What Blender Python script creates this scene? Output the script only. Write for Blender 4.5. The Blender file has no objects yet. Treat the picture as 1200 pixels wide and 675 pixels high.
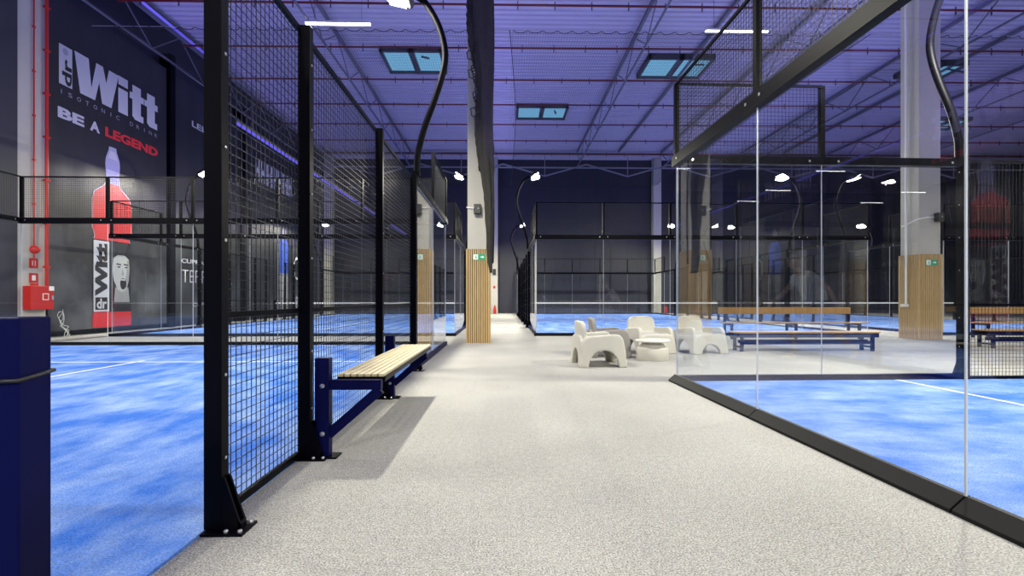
import bpy, bmesh, math, random
from mathutils import Vector, Matrix, Euler
random.seed(7)
SC = bpy.context.scene
COL = SC.collection
PI = math.pi

# ------------------------------------------------------------------ materials
def _mat(name):
    m = bpy.data.materials.new(name); m.use_nodes = True
    nt = m.node_tree; nt.nodes.clear()
    out = nt.nodes.new('ShaderNodeOutputMaterial')
    return m, nt, out
def N(nt, t, **kw):
    n = nt.nodes.new(t)
    for k, v in kw.items():
        if hasattr(n, k): setattr(n, k, v)
        else: n.inputs[k].default_value = v
    return n
def pbr(name, col, rough=.5, metal=0., noise=0., nscale=8., bump=0., bscale=60., spec=.5, coat=0.):
    m, nt, out = _mat(name)
    b = N(nt, 'ShaderNodeBsdfPrincipled')
    b.inputs['Base Color'].default_value = (*col, 1); b.inputs['Roughness'].default_value = rough
    b.inputs['Metallic'].default_value = metal; b.inputs['Specular IOR Level'].default_value = spec
    if coat: b.inputs['Coat Weight'].default_value = coat
    tc = N(nt, 'ShaderNodeTexCoord')
    nz = N(nt, 'ShaderNodeTexNoise'); nz.inputs['Scale'].default_value = nscale; nz.inputs['Detail'].default_value = 4
    nt.links.new(tc.outputs['Object'], nz.inputs['Vector'])
    mx = N(nt, 'ShaderNodeMixRGB', blend_type='MULTIPLY'); mx.inputs['Fac'].default_value = 1
    rp = N(nt, 'ShaderNodeMapRange'); rp.inputs['To Min'].default_value = 1 - noise; rp.inputs['To Max'].default_value = 1 + noise * .6
    nt.links.new(nz.outputs['Fac'], rp.inputs['Value'])
    mx.inputs[1].default_value = (*col, 1); nt.links.new(rp.outputs['Result'], mx.inputs[2])
    nt.links.new(mx.outputs[0], b.inputs['Base Color'])
    if bump:
        n2 = N(nt, 'ShaderNodeTexNoise'); n2.inputs['Scale'].default_value = bscale
        nt.links.new(tc.outputs['Object'], n2.inputs['Vector'])
        bp = N(nt, 'ShaderNodeBump'); bp.inputs['Strength'].default_value = bump; bp.inputs['Distance'].default_value = .01
        nt.links.new(n2.outputs['Fac'], bp.inputs['Height']); nt.links.new(bp.outputs['Normal'], b.inputs['Normal'])
    nt.links.new(b.outputs[0], out.inputs['Surface'])
    return m
def emit(name, col, s):
    m, nt, out = _mat(name)
    e = N(nt, 'ShaderNodeEmission'); e.inputs['Color'].default_value = (*col, 1); e.inputs['Strength'].default_value = s
    nt.links.new(e.outputs[0], out.inputs['Surface']); return m
def glass(name, tint=(.982, .990, .990), ior=1.5, gain=1.0):
    m, nt, out = _mat(name)
    t = N(nt, 'ShaderNodeBsdfTransparent'); t.inputs['Color'].default_value = (*tint, 1)
    g = N(nt, 'ShaderNodeBsdfGlossy'); g.inputs['Roughness'].default_value = 0.0; g.inputs['Color'].default_value = (1, 1, 1, 1)
    f = N(nt, 'ShaderNodeFresnel'); f.inputs['IOR'].default_value = ior
    geo = N(nt, 'ShaderNodeNewGeometry')
    # the Fresnel node inverts the index on back faces; feed it a fixed index on both sides of the sheet
    mi = N(nt, 'ShaderNodeMapRange'); mi.inputs['To Min'].default_value = ior; mi.inputs['To Max'].default_value = 1 / ior
    nt.links.new(geo.outputs['Backfacing'], mi.inputs['Value']); nt.links.new(mi.outputs['Result'], f.inputs['IOR'])
    mx = N(nt, 'ShaderNodeMixShader')
    nt.links.new(f.outputs[0], mx.inputs[0]); nt.links.new(t.outputs[0], mx.inputs[1]); nt.links.new(g.outputs[0], mx.inputs[2])
    nt.links.new(mx.outputs[0], out.inputs['Surface']); return m
def carpet():
    m, nt, out = _mat('carpet'); b = N(nt, 'ShaderNodeBsdfPrincipled'); b.inputs['Roughness'].default_value = .95
    b.inputs['Specular IOR Level'].default_value = .15
    tc = N(nt, 'ShaderNodeTexCoord')
    n1 = N(nt, 'ShaderNodeTexNoise'); n1.inputs['Scale'].default_value = 120; n1.inputs['Detail'].default_value = 3; n1.inputs['Roughness'].default_value = .7
    n2 = N(nt, 'ShaderNodeTexNoise'); n2.inputs['Scale'].default_value = 26; n2.inputs['Detail'].default_value = 5
    n3 = N(nt, 'ShaderNodeTexNoise'); n3.inputs['Scale'].default_value = .7; n3.inputs['Detail'].default_value = 3
    for n in (n1, n2, n3): nt.links.new(tc.outputs['Object'], n.inputs['Vector'])
    a = N(nt, 'ShaderNodeMath', operation='ADD'); nt.links.new(n1.outputs['Fac'], a.inputs[0])
    k = N(nt, 'ShaderNodeMath', operation='MULTIPLY'); k.inputs[1].default_value = .14; nt.links.new(n2.outputs['Fac'], k.inputs[0]); nt.links.new(k.outputs[0], a.inputs[1])
    k3 = N(nt, 'ShaderNodeMath', operation='MULTIPLY'); k3.inputs[1].default_value = .15; nt.links.new(n3.outputs['Fac'], k3.inputs[0])
    a2 = N(nt, 'ShaderNodeMath', operation='ADD'); nt.links.new(a.outputs[0], a2.inputs[0]); nt.links.new(k3.outputs[0], a2.inputs[1])
    r = N(nt, 'ShaderNodeValToRGB'); e = r.color_ramp.elements
    e[0].position = .46; e[0].color = (.10, .099, .094, 1); e[1].position = .84; e[1].color = (.56, .552, .52, 1)
    nt.links.new(a2.outputs[0], r.inputs[0]); nt.links.new(r.outputs[0], b.inputs['Base Color'])
    bp = N(nt, 'ShaderNodeBump'); bp.inputs['Strength'].default_value = .25; bp.inputs['Distance'].default_value = .003
    nt.links.new(n1.outputs['Fac'], bp.inputs['Height']); nt.links.new(bp.outputs[0], b.inputs['Normal'])
    nt.links.new(b.outputs[0], out.inputs['Surface']); return m
def turf():
    m, nt, out = _mat('blue_turf'); b = N(nt, 'ShaderNodeBsdfPrincipled'); b.inputs['Roughness'].default_value = .9
    b.inputs['Specular IOR Level'].default_value = .2
    tc = N(nt, 'ShaderNodeTexCoord')
    mp = N(nt, 'ShaderNodeMapping'); mp.inputs['Scale'].default_value = (1.3, .7, 1); nt.links.new(tc.outputs['Object'], mp.inputs['Vector'])
    n1 = N(nt, 'ShaderNodeTexNoise'); n1.inputs['Scale'].default_value = 120; n1.inputs['Detail'].default_value = 3
    n2 = N(nt, 'ShaderNodeTexNoise'); n2.inputs['Scale'].default_value = 1.6; n2.inputs['Detail'].default_value = 6; n2.inputs['Roughness'].default_value = .62
    nt.links.new(tc.outputs['Object'], n1.inputs['Vector']); nt.links.new(mp.outputs[0], n2.inputs['Vector'])
    r = N(nt, 'ShaderNodeValToRGB'); e = r.color_ramp.elements   # sand worked into the pile in streaks
    e[0].position = .38; e[0].color = (.024, .115, .47, 1); e[1].position = .74; e[1].color = (.24, .35, .60, 1)
    nt.links.new(n2.outputs['Fac'], r.inputs[0])
    mr = N(nt, 'ShaderNodeMapRange'); mr.inputs['From Min'].default_value = .3; mr.inputs['From Max'].default_value = .7
    mr.inputs['To Min'].default_value = .62; mr.inputs['To Max'].default_value = 1.4; nt.links.new(n1.outputs['Fac'], mr.inputs['Value'])
    mx = N(nt, 'ShaderNodeMixRGB', blend_type='MULTIPLY'); mx.inputs[0].default_value = 1
    nt.links.new(r.outputs[0], mx.inputs[1]); nt.links.new(mr.outputs[0], mx.inputs[2]); nt.links.new(mx.outputs[0], b.inputs['Base Color'])
    bp = N(nt, 'ShaderNodeBump'); bp.inputs['Strength'].default_value = .4; bp.inputs['Distance'].default_value = .008
    nt.links.new(n1.outputs['Fac'], bp.inputs['Height']); nt.links.new(bp.outputs[0], b.inputs['Normal'])
    nt.links.new(b.outputs[0], out.inputs['Surface']); return m
def wood(name, c0, c1, rough=.5):
    m, nt, out = _mat(name); b = N(nt, 'ShaderNodeBsdfPrincipled'); b.inputs['Roughness'].default_value = rough
    tc = N(nt, 'ShaderNodeTexCoord'); mp = N(nt, 'ShaderNodeMapping'); mp.inputs['Scale'].default_value = (14, 14, 1.2)
    nt.links.new(tc.outputs['Object'], mp.inputs['Vector'])
    n = N(nt, 'ShaderNodeTexNoise'); n.inputs['Scale'].default_value = 3; n.inputs['Detail'].default_value = 5; nt.links.new(mp.outputs[0], n.inputs['Vector'])
    r = N(nt, 'ShaderNodeValToRGB'); e = r.color_ramp.elements
    e[0].position = .3; e[0].color = (*c0, 1); e[1].position = .7; e[1].color = (*c1, 1)
    nt.links.new(n.outputs['Fac'], r.inputs[0]); nt.links.new(r.outputs[0], b.inputs['Base Color'])
    nt.links.new(b.outputs[0], out.inputs['Surface']); return m
def banner_mat(name, base, smoke, lo, hi):
    # printed vinyl: a smoky picture printed over a near-black ground, denser in a band of the sheet
    m, nt, out = _mat(name); b = N(nt, 'ShaderNodeBsdfPrincipled'); b.inputs['Roughness'].default_value = .42
    tc = N(nt, 'ShaderNodeTexCoord'); n = N(nt, 'ShaderNodeTexNoise'); n.inputs['Scale'].default_value = .55; n.inputs['Detail'].default_value = 6
    nt.links.new(tc.outputs['Object'], n.inputs['Vector'])
    sx = N(nt, 'ShaderNodeSeparateXYZ'); nt.links.new(tc.outputs['Object'], sx.inputs[0])
    mr = N(nt, 'ShaderNodeMapRange'); mr.interpolation_type = 'SMOOTHSTEP'
    mr.inputs['From Min'].default_value = hi; mr.inputs['From Max'].default_value = lo; nt.links.new(sx.outputs['Z'], mr.inputs['Value'])
    n2 = N(nt, 'ShaderNodeMapRange'); n2.inputs['From Min'].default_value = .42; n2.inputs['From Max'].default_value = .75; nt.links.new(n.outputs['Fac'], n2.inputs['Value'])
    mu = N(nt, 'ShaderNodeMath', operation='MULTIPLY'); nt.links.new(mr.outputs[0], mu.inputs[0]); nt.links.new(n2.outputs[0], mu.inputs[1])
    mx = N(nt, 'ShaderNodeMixRGB'); mx.inputs[1].default_value = (*base, 1); mx.inputs[2].default_value = (*smoke, 1)
    nt.links.new(mu.outputs[0], mx.inputs[0]); nt.links.new(mx.outputs[0], b.inputs['Base Color'])
    nt.links.new(b.outputs[0], out.inputs['Surface']); return m

M = dict(
    carpet=carpet(), turf=turf(), glass=glass('clear_glass'),
    joint=pbr('polished_glass_edge', (.52, .55, .60), .3, spec=.5),
    steel=pbr('black_powder_coat', (.002, .002, .0045), .38, noise=.15, nscale=3, spec=.06),
    navy=pbr('navy_coat_and_reflection', (.0025, .0032, .045), .42, noise=.15, nscale=3, spec=.07),  # own navy coat; on the court base rails it stands in for reflected turf
    wire=pbr('dark_wire', (.006, .006, .010), .4, spec=.3),
    bolt=pbr('zinc_bolt', (.55, .55, .58), .3, metal=.9),
    rubber=pbr('black_kerb', (.0055, .0056, .006), .6, noise=.2, nscale=5, spec=.15),
    line=pbr('white_line', (.60, .62, .64), .9, noise=.08, nscale=60),
    tape=pbr('white_tape', (.66, .66, .63), .6),
    wallnavy=pbr('dark_wall_panel', (.017, .018, .034), .55, noise=.2, nscale=1.2),
    ceil=pbr('violet_tinted_deck', (.52, .485, .63), .5, noise=.06, nscale=1.5),  # white deck with part of the violet light put into its base colour
    truss=pbr('grey_steel', (.30, .30, .34), .5),
    trussm=pbr('mid_steel', (.15, .15, .19), .5),
    trussd=pbr('dark_steel', (.07, .07, .085), .5),
    red=pbr('red_pipe_paint', (.17, .010, .014), .45),
    redbox=pbr('red_enamel', (.50, .014, .010), .35),
    concrete=pbr('painted_concrete', (.47, .455, .41), .7, noise=.08, nscale=2.5),
    oak=wood('oak_slats', (.42, .28, .115), (.54, .38, .18)),
    oakback=pbr('dark_felt', (.020, .014, .009), .9),
    ash=wood('pale_ash', (.58, .49, .29), (.68, .60, .39)),
    benchwood=wood('varnished_beech', (.38, .22, .07), (.48, .29, .11), .4),
    plastic=pbr('white_moulded_plastic', (.49, .478, .43), .5, noise=.03, nscale=2, bump=.03, bscale=90),
    shadedplastic=pbr('shaded_moulded_plastic', (.22, .21, .20), .5, noise=.03, nscale=2, bump=.03, bscale=90),  # same plastic as the white chairs, shade put into a darker grey
    tabletop=pbr('white_laminate', (.52, .508, .465), .35),
    black=pbr('black_plastic', (.012, .012, .013), .45),
    netblack=pbr('black_netting', (.020, .019, .018), .9),
    curtain=pbr('gathered_black_net', (.036, .034, .030), .95, noise=.5, nscale=22, bump=.9, bscale=45),
    signgreen=pbr('sign_green', (.02, .33, .17), .5), signwhite=pbr('sign_white', (.80, .84, .80), .5),
    white=pbr('white_paint', (.80, .80, .78), .5), vinylwhite=pbr('printed_white', (.50, .50, .55), .5),
    vinylred=pbr('printed_red', (.55, .022, .030), .45), vinylgrey=pbr('printed_grey', (.33, .34, .40), .5),
    vinylmid=pbr('printed_mid_grey', (.30, .30, .31), .5), vinyllight=pbr('printed_light_grey', (.46, .46, .47), .5),
    vinylblack=pbr('printed_black', (.012, .012, .016), .5), vinylblue=pbr('printed_blue', (.03, .09, .50), .5),
    vinylgreen=pbr('printed_green', (.05, .13, .05), .5),
    banner=banner_mat('banner_print', (.014, .014, .019), (.17, .175, .19), .8, 4.6),
    banner2=banner_mat('car_banner_print', (.013, .014, .018), (.10, .105, .115), 1.0, 8.0),
    lamp=emit('lit_lamp_lens', (1, .97, .90), 60), tube=emit('lit_tube', (1, .97, .93), 14),
    sky=emit('daylight_pane', (.17, .42, .70), .95),
    violet=emit('violet_led', (.16, .13, 1.0), .9),
)

# ------------------------------------------------------------------ mesh builder
class MB:
    def __init__(s): s.v = []; s.f = []; s.m = []; s.sm = []
    def add(s, vs, fs, m=0, smooth=False):
        o = len(s.v); s.v += [tuple(v) for v in vs]
        for f in fs: s.f.append([i + o for i in f]); s.m.append(m); s.sm.append(smooth)
    def box(s, x0, x1, y0, y1, z0, z1, m=0):
        s.add([(x0, y0, z0), (x1, y0, z0), (x1, y1, z0), (x0, y1, z0), (x0, y0, z1), (x1, y0, z1), (x1, y1, z1), (x0, y1, z1)],
              [(0, 3, 2, 1), (4, 5, 6, 7), (0, 1, 5, 4), (1, 2, 6, 5), (2, 3, 7, 6), (3, 0, 4, 7)], m)
        return s
    def bar(s, p, q, w, h=None, m=0, up=(0, 0, 1)):
        h = h or w; p = Vector(p); q = Vector(q); d = (q - p).normalized(); up = Vector(up)
        if abs(d.dot(up)) > .98: up = Vector((0, 1, 0))
        a = d.cross(up).normalized() * w / 2; b = a.cross(d).normalized() * h / 2
        vs = [p - a - b, p + a - b, p + a + b, p - a + b, q - a - b, q + a - b, q + a + b, q - a + b]
        s.add(vs, [(3, 2, 1, 0), (4, 5, 6, 7), (0, 1, 5, 4), (1, 2, 6, 5), (2, 3, 7, 6), (3, 0, 4, 7)], m); return s
    def tube(s, pts, r, n=8, m=0):
        pts = [Vector(p) for p in pts]; k = len(pts); rs = r if isinstance(r, (list, tuple)) else [r] * k
        prev = None; vs = []
        for i, p in enumerate(pts):
            d = (pts[min(i + 1, k - 1)] - pts[max(i - 1, 0)]).normalized()
            if prev is None:
                u = Vector((0, 0, 1)) if abs(d.z) < .9 else Vector((1, 0, 0)); a = d.cross(u).normalized()
            else: a = (prev - d * prev.dot(d)).normalized()
            prev = a; b = d.cross(a)
            for j in range(n):
                t = 2 * PI * j / n; vs.append(p + (a * math.cos(t) + b * math.sin(t)) * rs[i])
        fs = []
        for i in range(k - 1):
            for j in range(n):
                fs.append((i * n + j, i * n + (j + 1) % n, (i + 1) * n + (j + 1) % n, (i + 1) * n + j))
        s.add(vs, fs, m, True)
        s.add(vs[:n], [tuple(range(n))[::-1]], m); s.add(vs[-n:], [tuple(range(n))], m); return s
    def lathe(s, prof, c=(0, 0, 0), n=32, m=0):
        vs = []; k = len(prof)
        for r, z in prof:
            for j in range(n):
                t = 2 * PI * j / n; vs.append((c[0] + r * math.cos(t), c[1] + r * math.sin(t), c[2] + z))
        fs = [(i * n + j, i * n + (j + 1) % n, (i + 1) * n + (j + 1) % n, (i + 1) * n + j) for i in range(k - 1) for j in range(n)]
        s.add(vs, fs, m, True); s.add(vs[:n], [tuple(range(n))[::-1]], m); s.add(vs[-n:], [tuple(range(n))], m); return s
    def prism(s, poly, fn, a, b, m=0):
        """poly: 2-D outline; fn(u, v, w) -> point; extruded from w=a to w=b"""
        n = len(poly); vs = [fn(u, v, a) for u, v in poly] + [fn(u, v, b) for u, v in poly]
        s.add(vs, [tuple(range(n))[::-1], tuple(range(n, 2 * n))] + [(i, (i + 1) % n, n + (i + 1) % n, n + i) for i in range(n)], m); return s
    def mesh(s, name, mats):
        me = bpy.data.meshes.new(name); me.from_pydata(s.v, [], s.f)
        for mt in mats: me.materials.append(mt)
        me.polygons.foreach_set('material_index', s.m); me.polygons.foreach_set('use_smooth', s.sm)
        bm = bmesh.new(); bm.from_mesh(me); bmesh.ops.recalc_face_normals(bm, faces=bm.faces); bm.to_mesh(me); bm.free()
        me.update(); return me
    def build(s, name, mats, parent=None, loc=(0, 0, 0), rz=0, bevel=0, rot=None):
        if not isinstance(mats, (list, tuple)): mats = [mats]
        o = bpy.data.objects.new(name, s.mesh(name, mats)); COL.objects.link(o)
        o.parent = parent; o.location = loc; o.rotation_euler = rot or (0, 0, rz)
        if bevel:
            md = o.modifiers.new('soft_edge', 'BEVEL'); md.width = bevel; md.segments = 2; md.limit_method = 'ANGLE'
        return o
def tag(o, label=None, cat=None, group=None, kind=None):
    if label: o['label'] = label
    if cat: o['category'] = cat
    if group: o['group'] = group
    if kind: o['kind'] = kind
    return o
def thing(name, label, cat, loc=(0, 0, 0), rz=0, group=None):
    o = bpy.data.objects.new(name, None); COL.objects.link(o); o.location = loc; o.rotation_euler = (0, 0, rz); o.empty_display_size = .1
    return tag(o, label, cat, group)
def kids(o): return [c for c in ALL() if c.parent == o]
def ALL(): return list(COL.objects)
def copy_tree(o, parent=None, index=None):
    if index is None:
        index = {}
        for c in COL.objects:
            if c.parent: index.setdefault(c.parent.name, []).append(c)
    c = o.copy(); COL.objects.link(c); c.parent = parent
    for ch in index.get(o.name, []): copy_tree(ch, c, index)
    return c
def place(o, loc, rz, label, group=None):
    o.location = loc; o.rotation_euler = (0, 0, rz); o['label'] = label
    if group: o['group'] = group
    return o

# ------------------------------------------------------------------ camera
cam = bpy.data.cameras.new('camera'); co = bpy.data.objects.new('camera', cam); COL.objects.link(co)
co.location = (0, 0, 1.117); co.rotation_euler = (PI / 2, 0, -.019)
cam.sensor_width = 36; cam.lens = 549 / 1200 * 36; cam.shift_y = 12.5 / 1200; cam.clip_start = .05; cam.clip_end = 300
SC.camera = co

# ------------------------------------------------------------------ the hall
XL, XR, YB, YF, H = -13.3, 42.0, 36.0, -33.0, 11.8
def structure(name, mb, mats, **k): return tag(mb.build(name, mats, **k), kind='structure')
structure('floor', MB().box(XL - .5, XR + .5, YF - .5, YB + .5, -.2, 0), M['carpet'])
mb = MB()   # trapezoidal steel deck, ribs across the hall
y = YF; p = []
while y < YB:
    p += [(y, H), (y + .14, H), (y + .17, H + .06), (y + .27, H + .06), (y + .30, H)]; y += .30
vs = [(XL - .3, a, b) for a, b in p] + [(XR + .3, a, b) for a, b in p]; n = len(p)
mb.add(vs, [(i, i + 1, n + i + 1, n + i) for i in range(n - 1)])
mb.box(XL - .5, XR + .5, YF - .5, YB + .5, H + .2, H + .4)
structure('ceiling', mb, M['ceil'])
def panel_wall(name, x0, x1, y0, y1, along):
    b = MB().box(x0, x1, y0, y1, 0, H + .3)
    return structure(name, b, M['wallnavy'])
panel_wall('wall_left', XL - .3, XL, YF, YB, 'y')
panel_wall('wall_right', XR, XR + .3, YF, YB, 'y')
b = MB().box(XL, XR, YB, YB + .3, 0, H + .3)
x = XL
while x < XR:   # standing seams of the cladding, and its horizontal joints
    b.box(x, x + .05, YB - .03, YB, 0, H); x += 1.2
for z in (2.4, 4.8, 7.2, 9.6): b.box(XL, XR, YB - .02, YB, z, z + .04)
structure('wall_back', b, M['wallnavy'])
panel_wall('wall_front', XL, XR, YF - .3, YF, 'x')

# ------------------------------------------------------------------ court parts
def grid_panel(w, h, pitch=.05, t=.0036):
    b = MB(); n = max(1, round(w / pitch)); k = max(1, round(h / pitch))
    for i in range(n + 1): b.bar((w * i / n, 0, 0), (w * i / n, 0, h), t)
    for j in range(k + 1): b.bar((0, .004, h * j / k), (w, .004, h * j / k), t)
    return b
PANELS = {}
def mesh_panel(w, h, parent, loc):
    key = (round(w, 2), round(h, 2))
    if key not in PANELS: PANELS[key] = grid_panel(w, h).mesh('mesh_panel', [M['wire']])
    o = bpy.data.objects.new('mesh_panel', PANELS[key]); COL.objects.link(o); o.parent = parent; o.location = loc; return o
GL = {}
def glass_panel(w, h, parent, loc):
    key = (round(w, 2), round(h, 2))
    if key not in GL:
        b = MB(); t = .005
        x0, x1, z0, z1 = .004, w - .004, 0, h
        b.add([(x0, -t, z0), (x1, -t, z0), (x1, -t, z1), (x0, -t, z1)], [(0, 1, 2, 3)], 0)
        b.add([(x0, t, z0), (x1, t, z0), (x1, t, z1), (x0, t, z1)], [(3, 2, 1, 0)], 0)
        # polished vertical edges
        b.add([(x0, -t, z0), (x0, t, z0), (x0, t, z1), (x0, -t, z1)], [(0, 3, 2, 1)], 1)
        b.add([(x1, -t, z0), (x1, t, z0), (x1, t, z1), (x1, -t, z1)], [(0, 1, 2, 3)], 1)
        b.add([(x0, -t, z1), (x1, -t, z1), (x1, t, z1), (x0, t, z1)], [(0, 1, 2, 3)], 1)
        me = bpy.data.meshes.new('glass_panel'); me.from_pydata(b.v, [], b.f)
        me.materials.append(M['glass']); me.materials.append(M['joint']); me.polygons.foreach_set('material_index', b.m); me.update()
        GL[key] = me
    o = bpy.data.objects.new('glass_panel', GL[key]); COL.objects.link(o); o.parent = parent; o.location = loc; return o
def joint(parent, x, z0, z1): return MB().box(x - .002, x + .002, -.0055, .0055, z0, z1).build('joint_strip', M['joint'], parent)

GZ0, GZ1, MZ1 = .09, 2.93, 4.0
def end_wall(label, loc, rz, L=10.0, n=5, group=None, kerb=.035):
    """glass end of a court along local +x; court on local +y side"""
    t = thing('glass_wall', label, 'glass wall', loc, rz, group); w = L / n
    for i in range(n):
        b = MB(); a, c = i * w + (.005 if i else -.07), (i + 1) * w - (.005 if i < n - 1 else -.04)
        b.prism([(-kerb, 0), (.03, 0), (.03, GZ0), (-.02 if kerb < .05 else -.004, GZ0), (-kerb, GZ0 if kerb < .05 else .022)], lambda u, v, q: (q, u, v), a, c)
        b.build('base_rail', M['rubber'], t, bevel=.003)
    b = MB().box(-.05, L + .05, -.05, .035, GZ1 - .035, GZ1 + .10)
    for i in range(n):
        for q in (.12, w - .12): b.box(i * w + q - .012, i * w + q + .012, -.054, -.049, GZ1 + .03, GZ1 + .055, 1)
    b.build('top_rail', [M['steel'], M['bolt']], t)
    for i in range(n):
        glass_panel(w, GZ1 - GZ0, t, (i * w, 0, GZ0)); mesh_panel(w, MZ1 - GZ1 - .1, t, (i * w, 0, GZ1 + .1))
        if i: joint(t, i * w, GZ0, GZ1)
    for i in range(n + 1):
        MB().box(i * w - .03, i * w + .03, -.03, .03, GZ1 + .1, MZ1).build('upper_post', M['steel'], t)
    MB().bar((0, 0, MZ1), (L, 0, MZ1), .03).build('upper_rail', M['steel'], t)
    return t
def post_mesh(s, wide=False):
    a, p = (.03, .0425) if not wide else (.05, .05)
    b = MB().box(-a, a, -p, p, .012, 3.02)
    for z in (.35, .75, 1.4, 1.85, 2.3, 2.75):
        for q in (-1, 1): b.lathe([(.008, 0), (.006, .004)], (0, 0, 0), 6, 1) if False else b.box(-.007, .007, q * (p + .003) - .003, q * (p + .003) + .003, z - .007, z + .007, 1)
        b.box(-a - .005, -a, -.007, .007, z + .1, z + .114, 1)
    return b
def fence_half(label, loc, rz, s, far=9.0, posts=(4, 6, 8, 9), mesh=True, group=None):
    """half of a court's long side: along local +x from the corner; outside of the court is local y * s > 0"""
    t = thing('court_fence', label, 'fence', loc, rz, group)
    # glazed first four metres
    MB().box(.04, 4.0, -.035, .035, 0, GZ0).build('base_rail', M['navy'], t, bevel=.004)  # blue of the reflected turf is put into this rail's colour
    b = MB().box(.05, 4.05, -.05, .05, GZ1, GZ1 + .10)
    for q in (.2, 1.8, 2.2, 3.8): b.box(q - .012, q + .012, -.054, .054, GZ1 + .03, GZ1 + .055, 1)
    b.build('top_rail', [M['steel'], M['bolt']], t)
    for i in (0, 1): glass_panel(2.0, GZ1 - GZ0, t, (i * 2, 0, GZ0))
    joint(t, 2.0, GZ0, GZ1); joint(t, .02, GZ0, GZ1)
    mesh_panel(2.0, MZ1 - GZ1 - .1, t, (0, 0, GZ1 + .1))
    MB().box(1.97, 2.03, -.03, .03, GZ1 + .1, MZ1).build('upper_post', M['steel'], t)
    MB().bar((0, 0, MZ1), (2, 0, MZ1), .03).build('upper_rail', M['steel'], t)
    for k, x in enumerate(posts):
        wide = k == 0
        p = post_mesh(s, wide).build('post', [M['navy'] if False else M['steel'], M['bolt']], t, (x, 0, 0), bevel=.004)
        fp = MB().box(-.07, .07, -.06 if s > 0 else -.16, .16 if s > 0 else .06, 0, .012)
        for qx in (-.05, .05):
            for qy in (.075, .14): fp.lathe([(.011, .012), (.011, .022), (.006, .026)], (qx, s * qy, 0), 6, 1)
        fp.build('foot_plate', [M['steel'], M['bolt']], p)
        g = MB()
        e = .05 if wide else .0425
        for qx in (-.028, .016):
            g.prism([(e, .012), (e + .085, .012), (e + .085, .04), (e + .012, .26), (e, .26)], lambda u, v, w, s=s: (w, s * u, v), qx, qx + .012)
        g.box(-.028, .028, s * (e + .075), s * (e + .085), .012, .05)
        g.build('gusset', M['steel'], p)
    for a, c in zip(posts[:-1], posts[1:]):
        mo = -s * .036
        mesh_panel(c - a - .06, 2.92, t, (a + .03, mo, .06))
        MB().box(a + .03, c - .03, mo - .018, mo + .018, .02, .055).build('bottom_rail', M['steel'], t)
        MB().box(a + .03, c - .03, mo - .012, mo + .012, 1.02, 1.05).build('middle_rail', M['steel'], t)
        MB().box(a + .03, c - .03, mo - .015, mo + .015, 2.975, 3.01).build('mesh_top_rail', M['steel'], t)
    return t
POLE = [(0, 3.06), (.015, 3.35), (.12, 3.77), (.30, 4.27), (.42, 4.70), (.43, 5.0), (.33, 5.36), (.13, 5.70), (-.08, 5.83)]
def smooth_path(p, k=6):
    out = []
    for i in range(len(p) - 1):
        a = p[max(i - 1, 0)]; b = p[i]; c = p[i + 1]; d = p[min(i + 2, len(p) - 1)]
        for j in range(k):
            t = j / k
            out.append(tuple(.5 * ((2 * b[q]) + (-a[q] + c[q]) * t + (2 * a[q] - 5 * b[q] + 4 * c[q] - d[q]) * t * t + (-a[q] + 3 * b[q] - 3 * c[q] + d[q]) * t ** 3) for q in range(len(b))))
    out.append(tuple(p[-1])); return out
def light_pole(label, loc, rz, s, group='curved floodlight masts on the court fences', power=None):
    t = thing('floodlight_mast', label, 'floodlight', loc, rz, group)
    y0 = s * .05
    pts = [(0, y0 + s * a, z) for a, z in smooth_path(POLE)]
    b = MB()
    for i in range(len(pts) - 1): b.bar(pts[i], pts[i + 1], .055, .10, up=(0, 1, 0))
    b2 = MB().tube(pts, .05, 10); b2.build('mast', M['steel'], t)
    MB().box(-.06, .06, y0 - .05, y0 + .05, 3.022, 3.08).build('mast_bracket', M['steel'], t)
    hd = MB().box(-.26, .26, -.17, .17, -.005, .07)
    for q in range(-5, 6): hd.box(q * .045 - .006, q * .045 + .006, -.15, .15, .07, .11)
    h = hd.build('lamp_head', M['black'], t, (0, s * -.22, 5.85), rot=(s * math.radians(-32), 0, 0))
    MB().box(-.23, .23, -.14, .14, -.012, -.004).build('lamp_lens', M['lamp'], h)
    return t
LAMP_W = 640
def lamp_light(loc, court_dir, power):
    l = bpy.data.lights.new('floodlight_beam', 'AREA'); l.shape = 'RECTANGLE'; l.size = .42; l.size_y = .26; l.energy = power; l.color = (1, .962, .80)
    o = bpy.data.objects.new('floodlight_beam', l); COL.objects.link(o); o.location = loc
    d = Vector((court_dir[0] * .25, court_dir[1] * .25, -1)); o.rotation_euler = d.to_track_quat('-Z', 'Y').to_euler()
    o.visible_camera = True
    return o
def court_turf(label, loc, rz, W=10.0, L=20.0):
    t = tag(MB().box(.035, W - .035, .035, L - .035, 0, .015).build('court_turf', M['turf'], None, loc, rz), label, 'court')
    def ln(x0, x1, y0, y1): MB().box(x0, x1, y0, y1, .015, .0175).build('court_line', M['line'], t)
    ln(.04, W - .04, 3.0, 3.05); ln(.04, W - .04, L - 3.05, L - 3.0)
    ln(W / 2 - .025, W / 2 + .025, 3.05 - .2, L - 2.85)
    return t
def court_net(label, loc, rz, W=10.0, posts=True):
    t = thing('court_net', label, 'net', loc, rz)
    b = MB(); n = round(W / .06)
    for i in range(n + 1): b.bar((W * i / n, 0, .03), (W * i / n, 0, .87), .004)
    for j in range(15): b.bar((0, 0, .03 + j * .06), (W, 0, .03 + j * .06), .004)
    b.build('net_mesh', M['netblack'], t)
    MB().box(0, W, -.012, .012, .86, .925).build('net_tape', M['tape'], t)
    for x in (-.05, W + .05): MB().box(x - .05, x + .05, -.05, .05, 0, 1.06).build('net_post', M['steel'], t, bevel=.004)
    return t

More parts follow.
